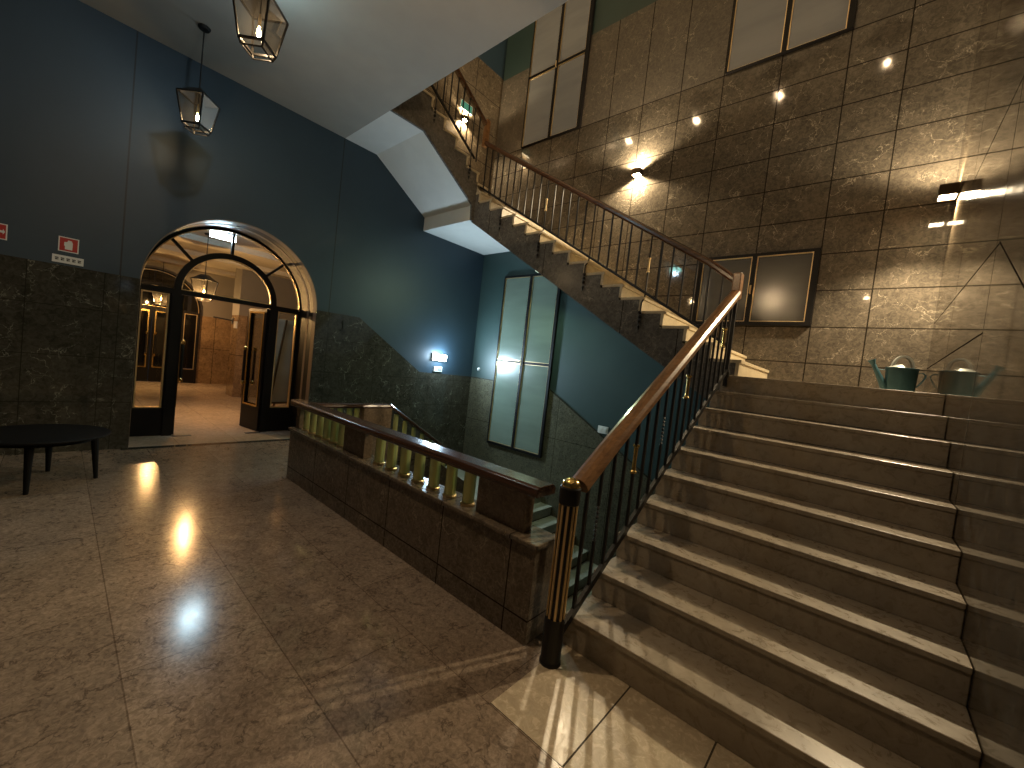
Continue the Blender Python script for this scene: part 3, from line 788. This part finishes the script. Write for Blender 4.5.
for xx, pw in ((-2.1, 66), (-.25, 17)):
    lantern((xx, .98, 4.10), 1, 'hall lantern above the frame, seen only as a glint in the marble', GL, M_bulb, pw)
for xx in (-6.715, -4.61, -2.56, -.5):
    lantern((xx, .98, 9.40), 1, 'upper floor lantern, seen only as a glint in the polished marble wall', 'glass lanterns on the floor above', M_bulb, 110, ceil_z=10.)
GV = 'glass lanterns in the vestibule'
lantern((-9.54, 1.8, 2.36), 1, 'lit lantern in the vestibule seen through the fanlight', GV, M_bulbv, 115, ceil_z=3.45, col=(1., .56, .22), sc=1.02)
lantern((-14.33, 1.8, 2.36), 1, 'lit lantern deeper in the vestibule before the black doors', GV, M_bulbv, 115, ceil_z=3.45, col=(1., .56, .22))

# ================================================================== WALL LAMPS
def sconce(label, loc, out, e_dn, e_up, sc=1.0, blend=.35, aim=(0, 0, -1)):
    """box wall light, open above and below; out = unit vector away from the wall"""
    root = thing('wall_sconce', label, 'wall lamp', loc, 'box wall lamps')
    o = Vector(out); s = o.cross(Vector((0, 0, 1)))
    d, w_, h, t = .13 * sc, .15 * sc, .10 * sc, .006
    up = Vector((0, 0, 1))
    b = MB()
    b.obox(o * (d - t / 2), o * t / 2, s * w_ / 2, up * h / 2)
    for q in (-1, 1): b.obox(o * d / 2 + s * q * (w_ / 2 - t / 2), o * (d / 2 - t), s * t / 2, up * h / 2)
    b.build('housing', M_bronze, root)
    MB().obox(o * .006, o * .006, s * w_ * .42, up * h * .5).build('back_plate', M_bronze, root)
    for q in (-1, 1):
        MB().obox(o * (d / 2 + .004) + up * q * (h / 2 - .012), o * (d / 2 - .014), s * (w_ / 2 - .010), up * .004).build('lens', M_sc, root)
    lamp('sconce_light', 'SPOT', o * (d / 2) - up * (h / 2 + .005), e_dn, WARM, root, size=.035, spot=radians(150 if aim == (0, 0, -1) else 130), blend=blend, direction=aim)
    lamp('sconce_light', 'SPOT', o * (d / 2) + up * (h / 2 + .005), e_up, WARM, root, size=.035, spot=radians(150), blend=blend, direction=(0, 0, 1))
    return root
sconce('bronze box wall lamp glowing on the marble above the middle flight', (-3.364, YF - .014, 5.17), (0, -1, 0), 190, 190)
cs = sconce('bronze box wall lamp in the corner above the watering can', (XR, 6.10, 3.94), (-1, 0, 0), 320, 85, 1.15, .5, (-.12, -.48, -1))
lamp('corner_streak_spot', 'SPOT', (-.10, .03, .10), 70, WARM, cs, size=.01, spot=radians(9), blend=.9, direction=(-.01, .44, 2.3))  # extra narrow spots added for the bright streak along the corner
lamp('corner_streak_spot', 'SPOT', (-.10, .03, -.10), 18, WARM, cs, size=.01, spot=radians(10), blend=.9, direction=(-.01, .44, -1.3))
sconce('small glowing wall lamp at the turn of the top flight', (XL + .014, 5.50, 6.72), (1, 0, 0), 70, 40, .8)
eg = thing('exit_sign', 'green lit exit sign behind the railing of the top flight', 'sign', (XL + .014, 5.53, 6.98))
MB().box(0, .03, -.17, .17, -.09, .09).build('housing', M_white, eg, bevel=.004)
MB().box(.03, .033, -.155, .155, -.075, .075).build('legend', M_green, eg)
# cold exit sign on the hall ceiling between the lanterns
es = thing('exit_sign', 'cold lit exit sign under the hall ceiling, mirrored as a teal glint in marble', 'sign', (-4.65, .98, 5.05))
MB().box(-.18, .18, -.025, .025, -.09, .06).build('housing', M_white, es)
MB().box(-.165, .165, .025, .028, -.08, .05).build('legend', emit('teal_exit_legend', (.35, .95, .85), 9), es)
MB().box(-.165, .165, -.028, -.025, -.08, .05).build('legend', M_exit, es)
MB().box(-.03, .03, -.015, .015, .06, .08).build('mount', M_white, es)
lamp('exit_sign_light', 'POINT', (0, 0, -.14), 12.5, COOL, es, size=.05)
# emergency lamp on the stairwell wall
em = thing('emergency_lamp', 'glowing cold white emergency lamp on the blue wall over the descending stairs', 'lamp', (XL, 5.52, 1.63))
MB().box(0, .035, -.19, .19, -.075, .075).build('housing', M_white, em, bevel=.006)
MB().box(.035, .060, -.18, .18, -.065, .065).build('diffuser', M_em, em, bevel=.006)
lamp('emergency_light', 'AREA', (.075, 0, 0), 45, COOL, em, direction=(1, 0, .25), area=(.34, .12))
lamp('emergency_light', 'POINT', (.17, 0, .03), 20, COOL, em, size=.06)
wb = thing('wall_socket_box', 'small white box on the wall just below the glowing emergency lamp', 'box', (XL, 5.52, 1.375))
MB().box(0, .03, -.11, .11, -.055, .055).build('casing', M_white, wb, bevel=.004)
MB().box(.03, .034, -.02, .085, -.03, .035).build('cover', plain('grey_plastic', (.25, .27, .28), .4), wb)
se = thing('wall_sensor', 'tiny white round sensor on the blue wall beside the tall window', 'sensor', (-6.81, YF, 1.47), rot=(radians(90), 0, 0))
MB().lathe([(0, 0), (.04, 0), (.04, .02), (.025, .035), (0, .042)], (0, 0, 0), 18).build('dome', M_white, se, smooth=True)
sw = thing('light_switch', 'white double switch plate on the dark wall below the middle flight', 'switch', (-3.45, YF, .667))
MB().box(-.10, .10, -.018, 0, -.065, .065).build('plate', M_white, sw, bevel=.004)
for q in (-.045, .045): MB().box(q - .03, q + .03, -.025, -.018, -.035, .035).build('rocker', M_white, sw, bevel=.003)
# unseen lamp added under the flight for the green light below
dl = thing('added_soffit_lamp', 'unseen greenish lamp added under the middle flight to light the lower steps', 'lamp', (-4.5, 5.6, 3.38))
MB().lathe([(0, .02), (.13, .02), (.13, -.03), (.12, -.04), (0, -.04)], (0, 0, 0), 24).build('housing', M_white, dl)
MB().lathe([(.115, -.041), (.10, -.055), (0, -.062)], (0, 0, 0), 24).build('diffuser', emit('green_white_diffuser', (.75, 1., .72), .5), dl)
lamp('added_soffit_light', 'AREA', (0, 0, -.075), 22, (.76, 1., .60), dl, direction=(-.25, -.5, -1), area=(.2, .2))

# ================================================================== SIGNS on the left wall
def red_sign(y0, label, glyph):
    s = thing('fire_sign', label, 'sign', (XL, y0, 2.425), 'red fire signs on the blue wall')
    MB().box(0, .006, -.08, .08, -.083, .083).build('border', M_white, s)
    MB().box(.006, .008, -.070, .070, -.073, .073).build('plate', M_red, s)
    g = MB()
    if glyph:
        g.prism([(-.028, -.055), (.030, -.055), (.032, .020), (.022, .048), (-.006, .050), (-.012, .030), (-.034, .026), (-.036, -.012), (-.028, -.018)], 'x', .008, .010)
    else:
        g.box(.008, .010, -.05, .05, -.012, .012); g.prism([(.05, -.03), (.05, .03), (.065, 0)], 'x', .008, .010)
    g.build('pictogram', M_white, s)
red_sign(.047, 'red fire sign with a white hand symbol above the white strip', True)
red_sign(-.475, 'red fire sign cut off at the left edge of the photo', False)
st = thing('notice_strip', 'long white notice strip mounted below the red fire sign', 'sign', (XL, .050, 2.253))
MB().box(0, .014, -.123, .123, -.043, .043).build('plate', M_white, st, bevel=.002)
for k in range(5):
    q = -.088 + .044 * k; g = MB(); g.box(.014, .016, q - .014, q + .014, .004, .016)
    g.box(.014, .016, q - .012, q + .004, -.016, .000); g.box(.014, .016, q + .006, q + .014, -.014, -.002)
    g.build('mark', M_dark, st)
# storey number
fn = MB(); fn.box(0, .012, -.014, .014, -.075, .10); fn.box(0, .012, -.05, .05, -.10, -.075)
fn.prism([(-.014, .10), (-.050, .055), (-.050, .030), (-.014, .065)], 'x', 0, .012)
o = fn.build('storey_number', M_black, loc=(XL + .014, 3.34, 2.00)); tag(o, 'dark numeral one fixed to the marble right of the arched door', 'number sign')

# ================================================================== TABLE
TX, TY = -5.78, -.06
tb = thing('coffee_table', 'round black wooden table on tapered legs at the left edge', 'table', (TX, TY, 0))
MB().lathe([(0, .455), (.44, .455), (.470, .462), (.478, .474), (.470, .482), (0, .482)], (0, 0, 0), 56).build('table_top', M_table, tb, smooth=False)
for (lx, ly) in ((-5.43, -.12), (-5.765, .325), (-6.18, .0), (-5.86, -.44)):
    dx, dy = lx - TX, ly - TY
    MB().tube([(dx, dy, 0), (dx * .93, dy * .93, .457)], [.017, .032], 12).build('leg', M_table, tb)
MB().lathe([(.30, .415), (.36, .415), (.36, .456), (.30, .456), (.30, .415)], (0, 0, 0), 40).build('apron', M_table, tb)

# ================================================================== WATERING CAN
wc = thing('watering_can', 'teal metal watering can standing on the landing by the marble wall', 'watering can', (.262, 6.22, Z1), rot=(0, 0, radians(14)))
n = 32
MB().lathe([(0, .003), (.128, .003), (.134, .0), (.134, .014), (.128, .02), (.132, .14), (.138, .285), (.143, .29), (.143, .302), (.136, .304), (.131, .295), (.126, .03), (0, .03)], (0, 0, 0), n, 1.0, .72).build('body', M_can, wc, smooth=False)
cov = MB(); ring = []
for k in range(17):
    a = pi / 2 + pi * k / 16; ring.append((.134 * cos(a), .134 * .72 * sin(a)))
b_ = cov
top = [b_.b.verts.new((x, y, .300)) for x, y in ring]; apex = [b_.b.verts.new((x * .35 - .02, y * .6, .335)) for x, y in ring]
for a, c_, d, e in zip(top, top[1:], apex[1:], apex): b_.b.faces.new((a, c_, d, e))
b_.b.faces.new(apex)
cov.build('half_cover', M_canin, wc)
MB().tube([(-.118, 0, .06), (-.155, 0, .13), (-.20, 0, .22), (-.262, 0, .345)], [.044, .034, .026, .020], 14, caps=False).build('spout', M_can, wc, smooth=True)
MB().tube([(-.252, 0, .325), (-.274, 0, .372)], [.022, .038], 14).build('spout_rose', M_can, wc)
def strap(pts, wd, th):
    m = MB(); P = [Vector(p) for p in pts]; rings = []
    for i, p in enumerate(P):
        t = (P[min(i + 1, len(P) - 1)] - P[max(0, i - 1)]).normalized(); nn = Vector((0, 1, 0)).cross(t)
        rings.append([m.b.verts.new(p + Vector((0, 1, 0)) * u * wd / 2 + nn * v * th / 2) for u, v in ((-1, -1), (1, -1), (1, 1), (-1, 1))])
    for A, B in zip(rings, rings[1:]):
        for k in range(4): m.b.faces.new((A[k], A[(k + 1) % 4], B[(k + 1) % 4], B[k]))
    m.b.faces.new(rings[0][::-1]); m.b.faces.new(rings[-1]); return m
strap([(-.085 + .0 + .085 * (1 - cos(pi * k / 14)), 0, .298 + .135 * sin(pi * k / 14)) for k in range(15)], .060, .022).build('carrying_handle', M_canin, wc)
strap([(.137, 0, .255), (.175, 0, .262), (.200, 0, .240), (.195, 0, .205), (.168, 0, .15), (.133, 0, .10)], .026, .010).build('tilting_handle', M_can, wc)
MB().tube([(-.134, 0, .27), (-.222, 0, .27)], .005, 6).build('spout_stay', M_can, wc)

# ================================================================== WORLD, CAMERA, VIEW
wd = bpy.data.worlds.new('night'); SC.world = wd; wd.use_nodes = True
wd.node_tree.nodes['Background'].inputs[0].default_value = (.02, .025, .035, 1); wd.node_tree.nodes['Background'].inputs[1].default_value = .3

yaw, pitch, roll, fpx = -0.7201388, -0.04135913, 0.11271281, 402.252
cy, sy = cos(yaw), sin(yaw)
fw = Vector((sy, cy, 0)); rt = Vector((cy, -sy, 0)); up = Vector((0, 0, 1))
cp_, sp_ = cos(pitch), sin(pitch)
f2 = cp_ * fw + sp_ * up; u2 = -sp_ * fw + cp_ * up
r3 = cos(roll) * rt + sin(roll) * u2; u3 = -sin(roll) * rt + cos(roll) * u2
cam = bpy.data.cameras.new('camera'); co = bpy.data.objects.new('camera', cam); COL.objects.link(co)
cam.sensor_fit = 'HORIZONTAL'; cam.sensor_width = 36; cam.lens = fpx / 1024 * 36; cam.clip_start = .05; cam.clip_end = 100
M4 = Matrix((r3, u3, -f2)).transposed().to_4x4(); M4.translation = Vector((0, 0, 1.6)); co.matrix_world = M4
SC.camera = co
SC.view_settings.view_transform = 'Standard'; SC.view_settings.look = 'None'
SC.view_settings.gamma = 1; SC.view_settings.use_curve_mapping = False
SC.view_settings.exposure = 0.95
SC.cycles.use_denoising = True
SC.cycles.max_bounces = 8; SC.cycles.diffuse_bounces = 4; SC.cycles.glossy_bounces = 5; SC.cycles.transparent_max_bounces = 16
SC.cycles.sample_clamp_indirect = 4; SC.cycles.caustics_reflective = False; SC.cycles.caustics_refractive = False
